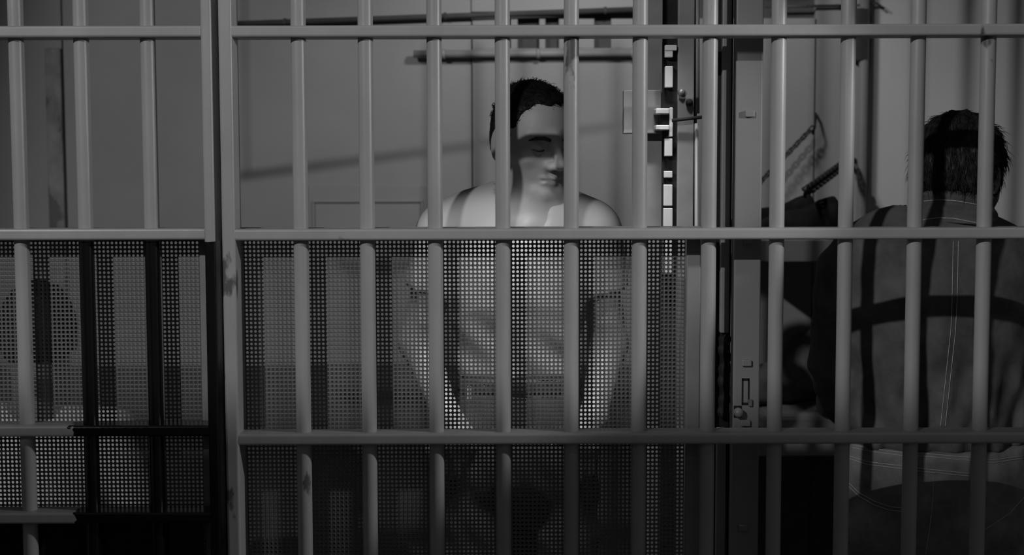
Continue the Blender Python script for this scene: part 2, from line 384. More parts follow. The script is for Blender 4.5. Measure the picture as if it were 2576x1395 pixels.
def blend(fs, k):
    """smooth union of primitives; each entry is f or (f, k)"""
    fs = [(q if isinstance(q, tuple) else (q, k)) for q in fs]
    def f(x, y, z):
        d = np.full(x.shape, 1.0, np.float32); zl, zh = z.min(), z.max()
        for q, kk in fs:
            if q.zr[0]-.09 > zh or q.zr[1]+.09 < zl: continue
            d = smin(d, q(x, y, z), kk)
        return d
    f.zr = (min(q.zr[0] for q, _ in fs), max(q.zr[1] for q, _ in fs)); return f
def framed(f, Mw, rad):
    """a field given in a local frame placed in the world"""
    R = np.array(Mw.to_3x3().inverted()); c = np.array(Mw.translation)
    def g_(x, y, z):
        X_, Y_, Z_ = x-c[0], y-c[1], z-c[2]
        out = np.maximum(np.sqrt(X_**2+Y_**2+Z_**2)-rad, .02)
        m = out < .05
        if m.any():
            a, b, d = X_[m], Y_[m], Z_[m]
            out[m] = f(R[0, 0]*a+R[0, 1]*b+R[0, 2]*d, R[1, 0]*a+R[1, 1]*b+R[1, 2]*d, R[2, 0]*a+R[2, 1]*b+R[2, 2]*d)
        return out
    g_.zr = (c[2]-rad, c[2]+rad); return g_
def axis(lo, hi, h, fine=None, hf=None):
    out = [lo]
    while out[-1] < hi: out.append(out[-1]+(hf if fine and fine[0] <= out[-1] <= fine[1] else h))
    return np.array(out, np.float32)
def surface(f, xs, ys, zs):
    nx, ny, nz = len(xs), len(ys), len(zs); V = np.empty((nx, ny, nz), np.float32)
    for k0 in range(0, nz, 12):
        zz = zs[k0:k0+12]
        gx, gy, gz = np.meshgrid(xs, ys, zz, indexing='ij')
        V[:, :, k0:k0+12] = f(gx, gy, gz)
    s = V < 0
    cnt = sum(s[i:nx-1+i, j:ny-1+j, k:nz-1+k].astype(np.int8) for i in (0, 1) for j in (0, 1) for k in (0, 1))
    I, J, K = np.nonzero((cnt > 0) & (cnt < 8)); n = len(I)
    acc = np.zeros((n, 3)); num = np.zeros(n)
    cs = [(i, j, k) for i in (0, 1) for j in (0, 1) for k in (0, 1)]
    for a in cs:
        for ax in range(3):
            if a[ax]: continue
            b = list(a); b[ax] = 1
            va = V[I+a[0], J+a[1], K+a[2]]; vb = V[I+b[0], J+b[1], K+b[2]]
            m = (va < 0) != (vb < 0); t = np.where(m, va/(va-vb+1e-20), 0)
            pa = np.stack([xs[I+a[0]], ys[J+a[1]], zs[K+a[2]]], 1); pb = np.stack([xs[I+b[0]], ys[J+b[1]], zs[K+b[2]]], 1)
            acc += np.where(m[:, None], pa+(pb-pa)*t[:, None], 0); num += m
    verts = acc/num[:, None]
    idx = np.full((nx-1, ny-1, nz-1), -1, np.int64); idx[I, J, K] = np.arange(n)
    quads = []
    for ax in range(3):
        sl0 = [slice(None)]*3; sl1 = [slice(None)]*3; sl0[ax] = slice(0, -1); sl1[ax] = slice(1, None)
        ch_ = s[tuple(sl0)] != s[tuple(sl1)]
        e = np.argwhere(ch_); u, v = (ax+1) % 3, (ax+2) % 3
        lim = [nx-1, ny-1, nz-1]
        e = e[(e[:, u] > 0) & (e[:, v] > 0) & (e[:, u] < lim[u]) & (e[:, v] < lim[v])]
        ins = s[e[:, 0], e[:, 1], e[:, 2]]
        def at(du, dv):
            q = e.copy(); q[:, u] -= du; q[:, v] -= dv; return idx[q[:, 0], q[:, 1], q[:, 2]]
        Q = np.stack([at(1, 1), at(0, 1), at(0, 0), at(1, 0)], 1)
        Q[~ins] = Q[~ins][:, ::-1]; quads.append(Q)
    Q = np.concatenate(quads); Q = Q[(Q >= 0).all(1)]
    return verts, Q
def sdf_object(name, f, xs, ys, zs, mat, parent, smooth_it=1):
    v, q = surface(f, xs, ys, zs)
    o = link_mesh(name, v.tolist(), q.tolist(), mat, parent, True)
    if smooth_it:
        bm = bmesh.new(); bm.from_mesh(o.data)
        for _ in range(smooth_it): bmesh.ops.smooth_vert(bm, verts=bm.verts, factor=.4, use_axis_x=True, use_axis_y=True, use_axis_z=True)
        bm.to_mesh(o.data); bm.free(); o.data.polygons.foreach_set('use_smooth', [True]*len(o.data.polygons))
    return o

# ------------------------------------------------------------------ heads (local frame: x across, y forwards, z up, origin mid-head)
def head_field():
    base = blend([ell((0, -.014, .034), (.074, .096, .081)), (ell((0, .024, -.022), (.062, .064, .082)), .03),
                  (ell((0, .032, -.064), (.045, .046, .033)), .02), (cap((-.012, .077, -.0885), (.012, .077, -.0885), .0135), .018),
                  (cap((-.054, -.008, -.056), (-.028, .064, -.086), .011, .0095), .016), (cap((.054, -.008, -.056), (.028, .064, -.086), .011, .0095), .016),
                  (cap((-.045, .058, -.022), (-.058, .02, -.012), .012, .010), .02), (cap((.045, .058, -.022), (.058, .02, -.012), .012, .010), .02),
                  (cap((0, .079, .021), (-.043, .061, .022), .0105, .010), .016), (cap((0, .079, .021), (.043, .061, .022), .0105, .010), .016)], .03)
    nose = blend([cap((0, .088, .012), (0, .112, -.03), .0065, .0105), ell((-.0125, .097, -.035), (.009, .012, .008)), ell((.0125, .097, -.035), (.009, .012, .008))], .012)
    lips = blend([cap((-.021, .080, -.061), (0, .0905, -.0585), .0042, .0055), cap((.021, .080, -.061), (0, .0905, -.0585), .0042, .0055),
                  cap((-.017, .0815, -.0672), (.017, .0815, -.0672), .0058), cap((0, .0875, -.0675), (0, .0875, -.0676), .0055)], .008)
    ears = blend([ell((-.077, -.016, -.008), (.009, .019, .033)), ell((.077, -.016, -.008), (.009, .019, .033))], .01)
    eyes = blend([ell((-.031, .068, .0), (.0145, .0145, .0135)), ell((.031, .068, .0), (.0145, .0145, .0135))], .005)
    def f(x, y, z):
        d = base(x, y, z)
        for s_ in (-1, 1):
            d = smax(d, -ell((s_*.032, .099, .002), (.021, .021, .014))(x, y, z), .014)
            d = smin(d, -smax(-ell((s_*.031, .0685, .0), (.0155, .0155, .0145))(x, y, z), -1e3, .001), .004)
        d = smin(d, nose(x, y, z), .014)
        d = smin(d, lips(x, y, z), .008)
        for s_ in (-1, 1):
            d = smax(d, -cap((0, .0955, -.0632), (s_*.025, .0815, -.0640), .0022, .0032)(x, y, z), .003)
            d = smax(d, -cap((s_*.031-.013, .084, -.0035), (s_*.031+.013, .084, -.0035), .0012)(x, y, z), .003)
            d = smax(d, -cap((s_*.008, .098, -.0425), (s_*.008, .106, -.04), .0035)(x, y, z), .003)
        d = smin(d, ears(x, y, z), .008)
        return d
    return f
def hair_field(line, puff=.011, tuft=.0035, freq=160., seed=0.):
    ys_, zs_ = [q[0] for q in line], [q[1] for q in line]
    e1 = ell((0, -.016, .034), (.073+puff*.7, .095+puff, .08+puff*1.15)); e2 = ell((0, -.03, -.02), (.070+puff*.5, .07+puff*.6, .08))
    def f(x, y, z):
        d = smin(e1(x, y, z), e2(x, y, z), .03)
        d = d - tuft*(np.sin(x*freq+seed+z*60)*np.sin(y*freq*.9+z*40+1.3)+.6*np.sin(x*freq*1.9+y*90+seed)*np.sin(z*freq*1.4))
        zl = np.interp(y, ys_, zs_).astype(np.float32)+.004*np.sin(x*220+y*150)+.10*np.maximum(np.abs(x)-.05, 0)*(y > .02)
        return smax(d, (zl-z)*.8, .006)
    return f
def strands(name, src, count, length, droop, radius, mat, parent, keep=None, along=None):
    me = src.data; n = len(me.vertices); V, Fs = [], []
    tries = 0
    while count > 0 and tries < 200000:
        tries += 1
        v = me.vertices[random.randrange(n)]; p = v.co; nn = v.normal
        if keep and not keep(p): continue
        count -= 1
        d = Vector(along(p) if along else droop); d = (d - nn*d.dot(nn)*.9)
        if d.length < 1e-4: d = Vector((0, 0, -1))
        d.normalize(); d += Vector((random.uniform(-.25, .25), random.uniform(-.25, .25), random.uniform(-.2, .2)))
        L = length*random.uniform(.6, 1.3); a = p - nn*.002
        b = p + nn*.003*random.uniform(.3, 1.2) + d*L*.5; e = p + nn*.004*random.uniform(-.4, 1.5) + d*L
        t = Vector((-d.z, d.x, d.y)); u = d.cross(t).normalized(); w_ = d.cross(u).normalized(); i0 = len(V)
        for q, r in ((a, radius), (b, radius*.8)):
            for k in range(3): an = k*2.094; V.append(q+u*r*math.cos(an)+w_*r*math.sin(an))
        V.append(e)
        for k in range(3):
            l = (k+1) % 3; Fs.append((i0+k, i0+l, i0+3+l, i0+3+k)); Fs.append((i0+3+k, i0+3+l, i0+6))
    o = link_mesh(name, V, Fs, mat, parent, True); return o
def head_matrix(c, yaw, pitch, roll=0):
    """yaw: turn of the face from +y about z (deg), pitch: nod down (deg)"""
    return Matrix.Translation(c) @ Matrix.Rotation(math.radians(yaw), 4, 'Z') @ Matrix.Rotation(math.radians(-pitch), 4, 'X') @ Matrix.Rotation(math.radians(roll), 4, 'Y')
def shoe(parent, x, y, dirv, mat='belt'):
    f = blend([cap((x, y, .045), (x+dirv[0]*.17, y+dirv[1]*.17, .035), .045, .036), cap((x, y, .06), (x, y, .11), .045)], .03)
    def g_(X_, Y_, Z_): return smax(f(X_, Y_, Z_), .002-Z_, .004)
    sdf_object('shoe', g_, axis(x-.27, x+.27, .012), axis(y-.27, y+.27, .012), axis(-.02, .18, .012), mat, parent)
def fingers(palm, fwd, side, down, curl, L=.075):
    """four fingers of unequal length with a knuckle bend and a thumb leaving the side of the palm"""
    out = []
    for i, (s_, l) in enumerate(((-.030, .92), (-.010, 1.05), (.010, 1.0), (.030, .78))):
        a = palm+side*s_+fwd*.04; b = a+fwd*L*.45*l+down*curl*.3; c_ = b+fwd*L*.35*l*(1-curl*6)+down*curl*1.2; e = c_+fwd*L*.2*l*(1-curl*9)+down*curl
        out += [cap(a, b, .0088, .0082), cap(b, c_, .0082, .0076), cap(c_, e, .0076, .0066)]
    a = palm-side*.03-fwd*.02; b = a-side*.028+fwd*.025; c_ = b-side*.006+fwd*.03
    out += [cap(a, b, .0115, .0098), cap(b, c_, .0098, .0078)]
    return out

# ------------------------------------------------------------------ the man in the white T-shirt
def man_tshirt():
    Y0 = .47
    q = lambda px, py, d=0.0: np.array(P(px, py, Y0)) + np.array((0, d, 0))
    p = thing('person', 'man in a white T-shirt standing behind the screen, looking down to the right', 'person', (q(1305, 900)[0], Y0, 0))
    hm = head_matrix(Vector(q(1345, 354)), 180+27, 11, 2)
    hc = np.array(hm.translation)
    neck_b = q(1306, 548, .035)
    L = lambda v: tuple(hm @ Vector(v))
    elbL, elbR = q(1050, 866, .03), q(1533, 870, .03)
    wrL, wrR = q(1128, 1030, -.07), q(1488, 1035, -.07)
    shL, shR = q(1116, 592), q(1494, 590)
    V3 = lambda a: Vector(a)
    handL, handR = V3(wrL)+Vector((.025, -.01, -.04)), V3(wrR)+Vector((-.025, -.01, -.04))
    prims = [(framed(head_field(), hm, .15), .002),
             (cap(L((0, -.036, -.045)), neck_b, .050, .055), .010), (cap(q(1200, 545), q(1415, 545), .045), .05), (ell(q(1303, 670), (.125, .088, .15)), .05),
             cap(q(1303, 760), q(1305, 930), .108, .105, 1.35), cap(q(1305, 930), q(1305, 1100), .105, .12, 1.3),
             cap(shL, elbL, .046, .037), cap(elbL, wrL, .039, .026), cap(shR, elbR, .046, .037), cap(elbR, wrR, .039, .026),
             (cap(L((-.03, .0, -.09)), q(1325, 560, -.06), .011, .009), .02), (cap(q(1235, 558, -.035), q(1320, 572, -.068), .010), .02), (cap(q(1395, 558, -.035), q(1325, 572, -.068), .010), .02)]
    for hnd, s_ in ((handL, 1), (handR, -1)):
        prims += [(cap(V3(wrL if s_ > 0 else wrR), hnd, .026, .032), .02), (cap(hnd+Vector((-.02, 0, -.02)), hnd+Vector((.02, 0, -.02)), .018), .02)]
        prims += [(z_, .006) for z_ in fingers(hnd+Vector((0, 0, -.005)), Vector((.15*s_, .05, -1)).normalized(), Vector((1, .1, 0)), Vector((0, 1, 0)), .02)]
    hipz = q(1305, 1110)
    for sx in (-1, 1):
        prims += [cap((hipz[0]+sx*.075, Y0, hipz[2]-.05), (hipz[0]+sx*.095, Y0, .5), .07, .048), cap((hipz[0]+sx*.095, Y0, .5), (hipz[0]+sx*.1, Y0+.01, .08), .048, .036)]
    body = blend(prims, .02)
    xs = axis(-.26, .24, .0085, (hc[0]-.10, hc[0]+.10), .0034); ys = axis(Y0-.19, Y0+.16, .008, (hc[1]-.125, hc[1]+.02), .0036)
    zs = axis(.05, 1.79, .011, (hc[2]-.135, hc[2]+.05), .0032)
    b = sdf_object('body', body, xs, ys, zs, 'skin', p, 1)
    # T-shirt
    tors = blend([(ell(q(1303, 680), (.138, .1, .175)), .04), cap(q(1303, 745), q(1306, 925), .131, .126, 1.35),
                  cap(q(1180, 552), q(1428, 552), .05), cap(q(1300, 512, .01), q(1125, 566, .005), .043, .043), cap(q(1312, 512, .01), q(1488, 562, .005), .043, .043)], .045)
    def sleeve(a, e, frac):
        a = np.array(a); e = np.array(e); end = a+(e-a)*frac; dv = (e-a)/np.linalg.norm(e-a); c_ = cap(a, e, .058, .055)
        f = lambda x, y, z: np.maximum(c_(x, y, z), (x-end[0])*dv[0]+(y-end[1])*dv[1]+(z-end[2])*dv[2])
        f.zr = (end[2]-.06, c_.zr[1]); return f
    sl = [sleeve(shL, elbL, .50), sleeve(shR, elbR, .50)]
    hem = q(1305, 940)[2]
    scoop = blend([cap(L((0, -.03, -.06)), q(1308, 520, .02), .058, .062), cap(q(1312, 500, -.03), q(1326, 560, -.12), .05, .042)], .03)
    cz = q(1303, 760)
    def shirt(x, y, z):
        d = smin(smin(tors(x, y, z), sl[0](x, y, z), .03), sl[1](x, y, z), .03)
        t = np.clip((q(1303, 640)[2]-z)/.2, 0, 1)
        d = d+.0035*t*np.sin((x-cz[0])*70+z*38+1.2*np.sin(z*30))*np.clip((Y0-y)*12+.3, 0, 1)+.0018*np.sin(z*95+x*40)*t
        d = smax(d, -scoop(x, y, z), .006)
        return np.maximum(d, hem-z)
    sh = sdf_object('t_shirt', shirt, axis(-.27, .25, .006), axis(Y0-.17, Y0+.16, .0065), axis(hem-.02, q(1300, 440)[2], .006), 'tshirt', p, 2)
    # trousers and belt
    hip = cap(q(1305, 950), q(1305, 1130), .123, .142, 1.28)
    tl = [hip]
    for sx in (-1, 1):
        tl += [cap((hipz[0]+sx*.075, Y0, hipz[2]-.05), (hipz[0]+sx*.095, Y0, .5), .088, .068), cap((hipz[0]+sx*.095, Y0, .5), (hipz[0]+sx*.1, Y0+.01, .06), .068, .066)]
    trf = blend(tl, .03); topz = q(1305, 936)[2]
    def trousers(x, y, z):
        d = trf(x, y, z)+.003*np.sin(z*70+x*60)*np.sin(x*50+2)
        return np.maximum(np.maximum(d, z-topz), .07-z)
    sdf_object('trousers', trousers, axis(-.24, .24, .009), axis(Y0-.18, Y0+.18, .009), axis(.05, topz+.02, .010), 'trousers', p, 1)
    bz = q(1305, 957)[2]
    def belt(x, y, z): return np.maximum(np.maximum(trf(x, y, z)-.005, np.abs(z-bz)-.014), -(trf(x, y, z)+.003))
    bl = sdf_object('belt', belt, axis(-.2, .2, .005), axis(Y0-.16, Y0+.16, .005), axis(bz-.025, bz+.025, .004), 'belt', p, 1)
    pbox('belt_clip', 1175, 1186, 972, 1006, Y0-.117, Y0-.108, 'metal', bl, .002, 2)
    for sx in (-1, 1): shoe(p, hipz[0]+sx*.1, Y0, (sx*.2, -.97))
    # hair, brows, lashes
    hf = hair_field([(-.12, -.05), (-.05, -.035), (-.004, -.012), (.010, -.026), (.026, -.024), (.040, .036), (.047, .074), (.07, .082), (.11, .084)], .005, .0014, 210.)
    R = .17
    hr = sdf_object('hair', framed(hf, hm, R), axis(hc[0]-.13, hc[0]+.13, .004), axis(hc[1]-.14, hc[1]+.15, .004), axis(hc[2]-.1, hc[2]+.15, .004), 'hair', p, 1)
    up = hm.to_3x3() @ Vector((.2, -.4, 1))
    strands('hair_strands', hr, 1100, .012, tuple(hm.to_3x3() @ Vector((0, .3, -.6))), .0007, 'hair', p, keep=lambda v: (hm.inverted() @ v).z > .03,
            along=lambda v: hm.to_3x3() @ Vector((random.uniform(-1, 1), .6, .5)))
    for s_ in (-1, 1):
        pts = [hm @ Vector(v) for v in ((s_*.013, .0895, .0165), (s_*.026, .0895, .0205), (s_*.040, .081, .0195), (s_*.050, .069, .0135))]
        tube('eyebrow', pts, [.0035, .0042, .0038, .0015], 'brow', p, 8)
        pts = [hm @ Vector(v) for v in ((s_*.0185, .0795, -.0025), (s_*.025, .0835, -.0048), (s_*.031, .0845, -.0056), (s_*.038, .0825, -.0048), (s_*.0445, .077, -.002))]
        tube('eyelashes', pts, [.0008, .0014, .0016, .0014, .0008], 'brow', p, 6)
    return p
man_tshirt()

# ------------------------------------------------------------------ the man in denim, seen from behind
def project_line(objs, pts, Yfrom, off=.0012, n=24):
    """polyline given in pixels, laid on the camera-facing side of cloth"""
    dg = bpy.context.evaluated_depsgraph_get(); trees = []
    for o in objs: trees.append(BVHTree.FromPolygons([v.co.copy() for v in o.data.vertices], [tuple(f.vertices) for f in o.data.polygons]))
    out = []
    for i in range(len(pts)-1):
        for t in np.linspace(0, 1, n, endpoint=(i == len(pts)-2)):
            px = pts[i][0]+(pts[i+1][0]-pts[i][0])*t; py = pts[i][1]+(pts[i+1][1]-pts[i][1])*t
            d = (P(px, py, Yfrom)-CAM).normalized(); best = None
            for tr_ in trees:
                h = tr_.ray_cast(CAM, d)
                if h[0] is not None and (best is None or h[3] < best[3]): best = h
            if best: out.append(best[0]-d*off)
    return out
def man_denim():
    Y0 = .42
    q = lambda px, py, d=0.0: np.array(P(px, py, Y0)) + np.array((0, d, 0))
    p = thing('person', 'man in denim shirt and jeans seen from behind at the right', 'person', (q(2345, 900)[0], Y0, 0))
    hm = head_matrix(Vector(q(2428, 448, .03)), -40, 20, 0); hc = np.array(hm.translation)
    L = lambda v: tuple(hm @ Vector(v))
    shL, shR = q(2142, 690, .01), q(2560, 700, .01)
    elL, elR = q(2120, 930, .04), q(2590, 940, .04)
    wrL, wrR = q(2150, 1060, .20), q(2540, 1080, .22)
    V3 = lambda a: Vector(a); nb = q(2385, 570, .0)
    prims = [(framed(head_field(), hm, .15), .002), (cap(L((0, -.03, -.04)), nb, .058, .063), .025), cap(q(2220, 640), q(2480, 640), .05),
             ell(q(2345, 740), (.165, .1, .17)), cap(q(2345, 860), q(2345, 1090), .135, .13, 1.35), cap(q(2345, 1090), q(2350, 1280), .14, .15, 1.25),
             cap(shL, elL, .05, .042), cap(elL, wrL, .042, .028), cap(shR, elR, .05, .042), cap(elR, wrR, .042, .028)]
    for wv, s_ in ((wrL, 1), (wrR, -1)):
        hnd = V3(wv)+Vector((.03*s_, .045, -.005)); prims += [(cap(V3(wv), hnd, .028, .032), .02)]
        prims += [(z_, .006) for z_ in fingers(hnd, Vector((.7*s_, .7, -.1)).normalized(), Vector((0, .1, 1)), Vector((0, 0, -1)), .012)]
    hz = q(2350, 1290)
    for sx in (-1, 1):
        prims += [cap((hz[0]+sx*.085, Y0, hz[2]-.05), (hz[0]+sx*.1, Y0, .5), .08, .052), cap((hz[0]+sx*.1, Y0, .5), (hz[0]+sx*.1, Y0, .08), .052, .038)]
    xs = axis(q(2345, 900)[0]-.28, q(2345, 900)[0]+.28, .010, (hc[0]-.10, hc[0]+.10), .005)
    sdf_object('body', blend(prims, .02), xs, axis(Y0-.16, Y0+.34, .010, (hc[1]-.1, hc[1]+.12), .0055), axis(.05, 1.8, .012, (hc[2]-.13, hc[2]+.06), .0045), 'skin2', p, 1)
    # shirt
    jk = blend([(ell(q(2342, 745), (.2, .125, .2)), .05), cap(q(2345, 850), q(2348, 1085), .183, .175, 1.38),
                cap(q(2205, 655), q(2490, 662), .063), cap(q(2380, 626), q(2170, 655), .058, .06), cap(q(2395, 626), q(2530, 662), .058, .06),
                (cap(shL, elL, .067, .059), .025), (cap(elL, wrL, .059, .042), .025), (cap(shR, elR, .067, .059), .025), (cap(elR, wrR, .056, .04), .025)], .05)
    hem = q(2345, 1112)[2]; cx_ = q(2345, 900)[0]
    yoke = q(2300, 800)[2]
    def jacket(x, y, z):
        d = jk(x, y, z)
        t = np.clip((q(2300, 760)[2]-z)/.22, 0, 1)**1.2; u = x-cx_
        fold = np.sin(u*78+z*26+1.4*np.sin(z*13+u*8))+.5*np.sin(u*131-z*34+2.0)
        d = d+.0125*t*np.abs(fold)**.8*np.sign(fold)*.8+.004*np.sin(u*40+z*52)*np.sin(z*33+1)
        return np.maximum(d, hem-z)
    sh = sdf_object('denim_shirt', jacket, axis(cx_-.3, cx_+.3, .0062), axis(Y0-.19, Y0+.32, .008), axis(hem-.02, q(2345, 520)[2], .0066), 'denim', p, 1)
    # collar: a folded band round the neck
    cm = head_matrix(Vector(q(2400, 533, .0)), 0, 10, 5)
    def collar(x, y, z):
        r = np.sqrt(x*x+(y*1.02)**2); R_ = .072+.28*np.clip(-z+.008, 0, .05)
        d = np.abs(r-R_)-.0055+.0026*np.sin(z*230+1.2*np.sin(np.arctan2(y, x)*3))
        return smax(d, np.abs(z+.002)-.034, .006)
    cc = np.array(cm.translation)
    co = sdf_object('collar', framed(collar, cm, .2), axis(cc[0]-.1, cc[0]+.1, .0034), axis(cc[1]-.1, cc[1]+.1, .0034), axis(cc[2]-.06, cc[2]+.06, .0034), 'denim', p, 1)
    # jeans
    tl = [cap(q(2347, 1110), q(2350, 1290), .18, .192, 1.28)]
    for sx in (-1, 1):
        tl += [cap((hz[0]+sx*.085, Y0, hz[2]-.05), (hz[0]+sx*.1, Y0, .5), .098, .076), cap((hz[0]+sx*.1, Y0, .5), (hz[0]+sx*.1, Y0, .06), .076, .072)]
    tf = blend(tl, .035); topz = q(2345, 1106)[2]
    def jeans(x, y, z):
        u = x-cx_; d = tf(x, y, z)+.0035*np.sin(u*46+z*44)*np.sin(u*25-z*20+1)
        d = smax(d, -(.012-np.sqrt((u-.005)**2+(y-(Y0-.16))**2)*.5)-1, .01)
        return np.maximum(np.maximum(d, z-topz), .07-z)
    je = sdf_object('jeans', jeans, axis(cx_-.27, cx_+.27, .007), axis(Y0-.2, Y0+.2, .008), axis(.05, topz+.02, .0085), 'denim2', p, 1)
    for sx in (-1, 1): shoe(p, hz[0]+sx*.1, Y0, (sx*.15, .98))
    S = []
    def stitch(pts, r=.00085, on=(sh, je)):
        l = project_line(on, pts, Y0)
        if len(l) > 2: tube('stitching', l, r, 'stitch', p, 5)
    stitch([(2144, 1118), (2200, 1128), (2268, 1137), (2330, 1140), (2440, 1150), (2500, 1156), (2576, 1146)], .0006, (je,))
    stitch([(2144, 1125), (2200, 1136), (2268, 1145), (2330, 1147), (2440, 1158), (2500, 1163), (2576, 1152)], .0006, (je,))
    stitch([(2136, 1146), (2180, 1160), (2268, 1171), (2330, 1179), (2440, 1190)], .0007, (je,))
    stitch([(2136, 1153), (2180, 1167), (2268, 1178), (2330, 1186), (2440, 1197)], .0007, (je,))
    stitch([(2134, 1213), (2160, 1238), (2200, 1260), (2240, 1274), (2275, 1277)], .0009, (je,))
    stitch([(2134, 1221), (2160, 1247), (2200, 1270), (2240, 1283), (2275, 1286)], .0009, (je,))
    stitch([(2348, 1198), (2346, 1260), (2338, 1330), (2328, 1394)], .0006, (je,))
    stitch([(2576, 1250), (2540, 1290), (2480, 1330)], .0008, (je,))
    stitch([(2398, 606), (2396, 720), (2392, 830), (2378, 960), (2366, 1072)], .0006, (sh,))
    stitch([(2411, 606), (2409, 720), (2404, 830), (2390, 960), (2378, 1072)], .0006, (sh,))
    hf = hair_field([(-.13, -.052), (-.06, -.058), (-.02, -.03), (.004, -.02), (.02, -.02), (.03, .03), (.05, .056), (.11, .062)], .013, .0035, 150., 1.7)
    hr = sdf_object('hair', framed(hf, hm, .18), axis(hc[0]-.13, hc[0]+.13, .0045), axis(hc[1]-.15, hc[1]+.14, .0045), axis(hc[2]-.12, hc[2]+.15, .0045), 'hair2', p, 1)
    stitch([(2322, 506), (2360, 502), (2400, 504), (2458, 514)], .0008, (co,))
    stitch([(2322, 552), (2360, 547), (2400, 549), (2458, 560)], .0008, (co, sh))
    strands('hair_strands', hr, 4200, .026, (0, 0, -1), .0007, 'hair2', p, keep=lambda v: (hm.inverted() @ v).y < .03, along=lambda v: Vector((random.uniform(-.4, .2), -.25, -1.0)))
    return p
man_denim()

# ------------------------------------------------------------------ the seated man in the left cell
def man_seated():
    Y0 = .78
    q = lambda px, py, d=0.0: np.array(P(px, py, Y0)) + np.array((0, d, 0))
    hm = head_matrix(Vector(q(98, 850)), 12, 14, 0); hc = np.array(hm.translation); cx_ = q(98, 900)[0]
    p = thing('person', 'dark-haired man seated with his back turned behind the left perforated screen', 'person', (cx_, Y0, 0.5))
    L = lambda v: tuple(hm @ Vector(v)); zb = .5
    shz = hc[2]-.21
    A = lambda x, y, z: np.array((cx_+x, Y0+y, z))
    prims = [(framed(head_field(), hm, .15), .002), (cap(L((0, -.02, -.05)), A(0, .0, shz+.06), .056, .06), .02),
             cap(A(-.1, 0, shz+.01), A(.1, 0, shz+.01), .05), ell(A(0, 0, shz-.13), (.14, .09, .17)), cap(A(0, .02, shz-.25), A(0, .0, zb+.15), .11, .12, 1.3)]
    for s_ in (-1, 1):
        el_, wr_ = A(s_*.22, .06, shz-.27), A(s_*.12, .30, shz-.36)
        prims += [cap(A(s_*.17, 0, shz), el_, .047, .04), cap(el_, wr_, .04, .027), cap(wr_, wr_+np.array((-.02*s_, .05, 0)), .027, .03)]
        prims += [(z_, .006) for z_ in fingers(V3_(wr_+np.array((-.02*s_, .06, 0))), Vector((-.3*s_, .9, -.2)).normalized(), Vector((.9, .3, 0)), Vector((0, 0, -1)), .012)]
        prims += [cap(A(s_*.09, .02, zb+.09), A(s_*.13, .42, zb+.09), .075, .055), cap(A(s_*.13, .42, zb+.09), A(s_*.13, .42, .08), .05, .036)]
    sdf_object('body', blend(prims, .02), axis(cx_-.3, cx_+.3, .011), axis(Y0-.16, Y0+.52, .011), axis(.04, hc[2]+.14, .011), 'skin2', p, 1)
    sf = blend([cap(A(-.1, 0, shz+.005), A(.1, 0, shz+.005), .058), ell(A(0, 0, shz-.13), (.155, .105, .185)), cap(A(0, .02, shz-.25), A(0, 0, zb+.1), .128, .135, 1.3)] +
               [cap(A(s_*.17, 0, shz), A(s_*.22, .06, shz-.27), .057, .053) for s_ in (-1, 1)], .04)
    sdf_object('shirt', lambda x, y, z: np.maximum(smax(sf(x, y, z)+.003*np.sin(x*70+z*40), -cap(A(0, 0, shz+.05), A(0, -.0, shz+.2), .062)(x, y, z), .006), zb+.04-z),
               axis(cx_-.31, cx_+.31, .009), axis(Y0-.18, Y0+.2, .009), axis(zb, shz+.1, .009), 'grey_shirt', p, 1)
    tl = [cap(A(-.05, 0, zb+.1), A(.05, 0, zb+.1), .105)]
    for s_ in (-1, 1): tl += [cap(A(s_*.09, .02, zb+.09), A(s_*.13, .42, zb+.09), .089, .07), cap(A(s_*.13, .42, zb+.09), A(s_*.13, .42, .07), .066, .06)]
    tf = blend(tl, .03)
    sdf_object('trousers', lambda x, y, z: np.maximum(np.maximum(tf(x, y, z), .07-z), np.where(y < Y0+.3, zb+.002-z, -1)), axis(cx_-.26, cx_+.26, .012), axis(Y0-.16, Y0+.54, .012), axis(.03, zb+.26, .012), 'trousers', p, 1)
    for s_ in (-1, 1): shoe(p, cx_+s_*.13, Y0+.43, (s_*.1, .99))
    hf = hair_field([(-.13, -.06), (-.06, -.06), (-.02, -.03), (.02, -.02), (.03, .03), (.05, .056), (.11, .062)], .013, .003, 150., .7)
    hr = sdf_object('hair', framed(hf, hm, .18), axis(hc[0]-.13, hc[0]+.13, .006), axis(hc[1]-.15, hc[1]+.14, .006), axis(hc[2]-.12, hc[2]+.15, .006), 'hair', p, 1)
V3_ = lambda a: Vector([float(t) for t in a])
man_seated()
cxs = P(98, 900, .78).x
bn = thing('cell_bench', 'dark steel bench under the seated man in the left cell', 'bench', (cxs, .8, 0))
box('seat', cxs-.6, cxs+.28, .62, 1.02, .47, .5, 'dark', bn, .004, 2)
for sx in (-.57, .25):
    for sy in (.64, 1.0): box('leg', cxs+sx-.015, cxs+sx+.015, sy-.015, sy+.015, 0, .47, 'dark', bn, .002, 1)

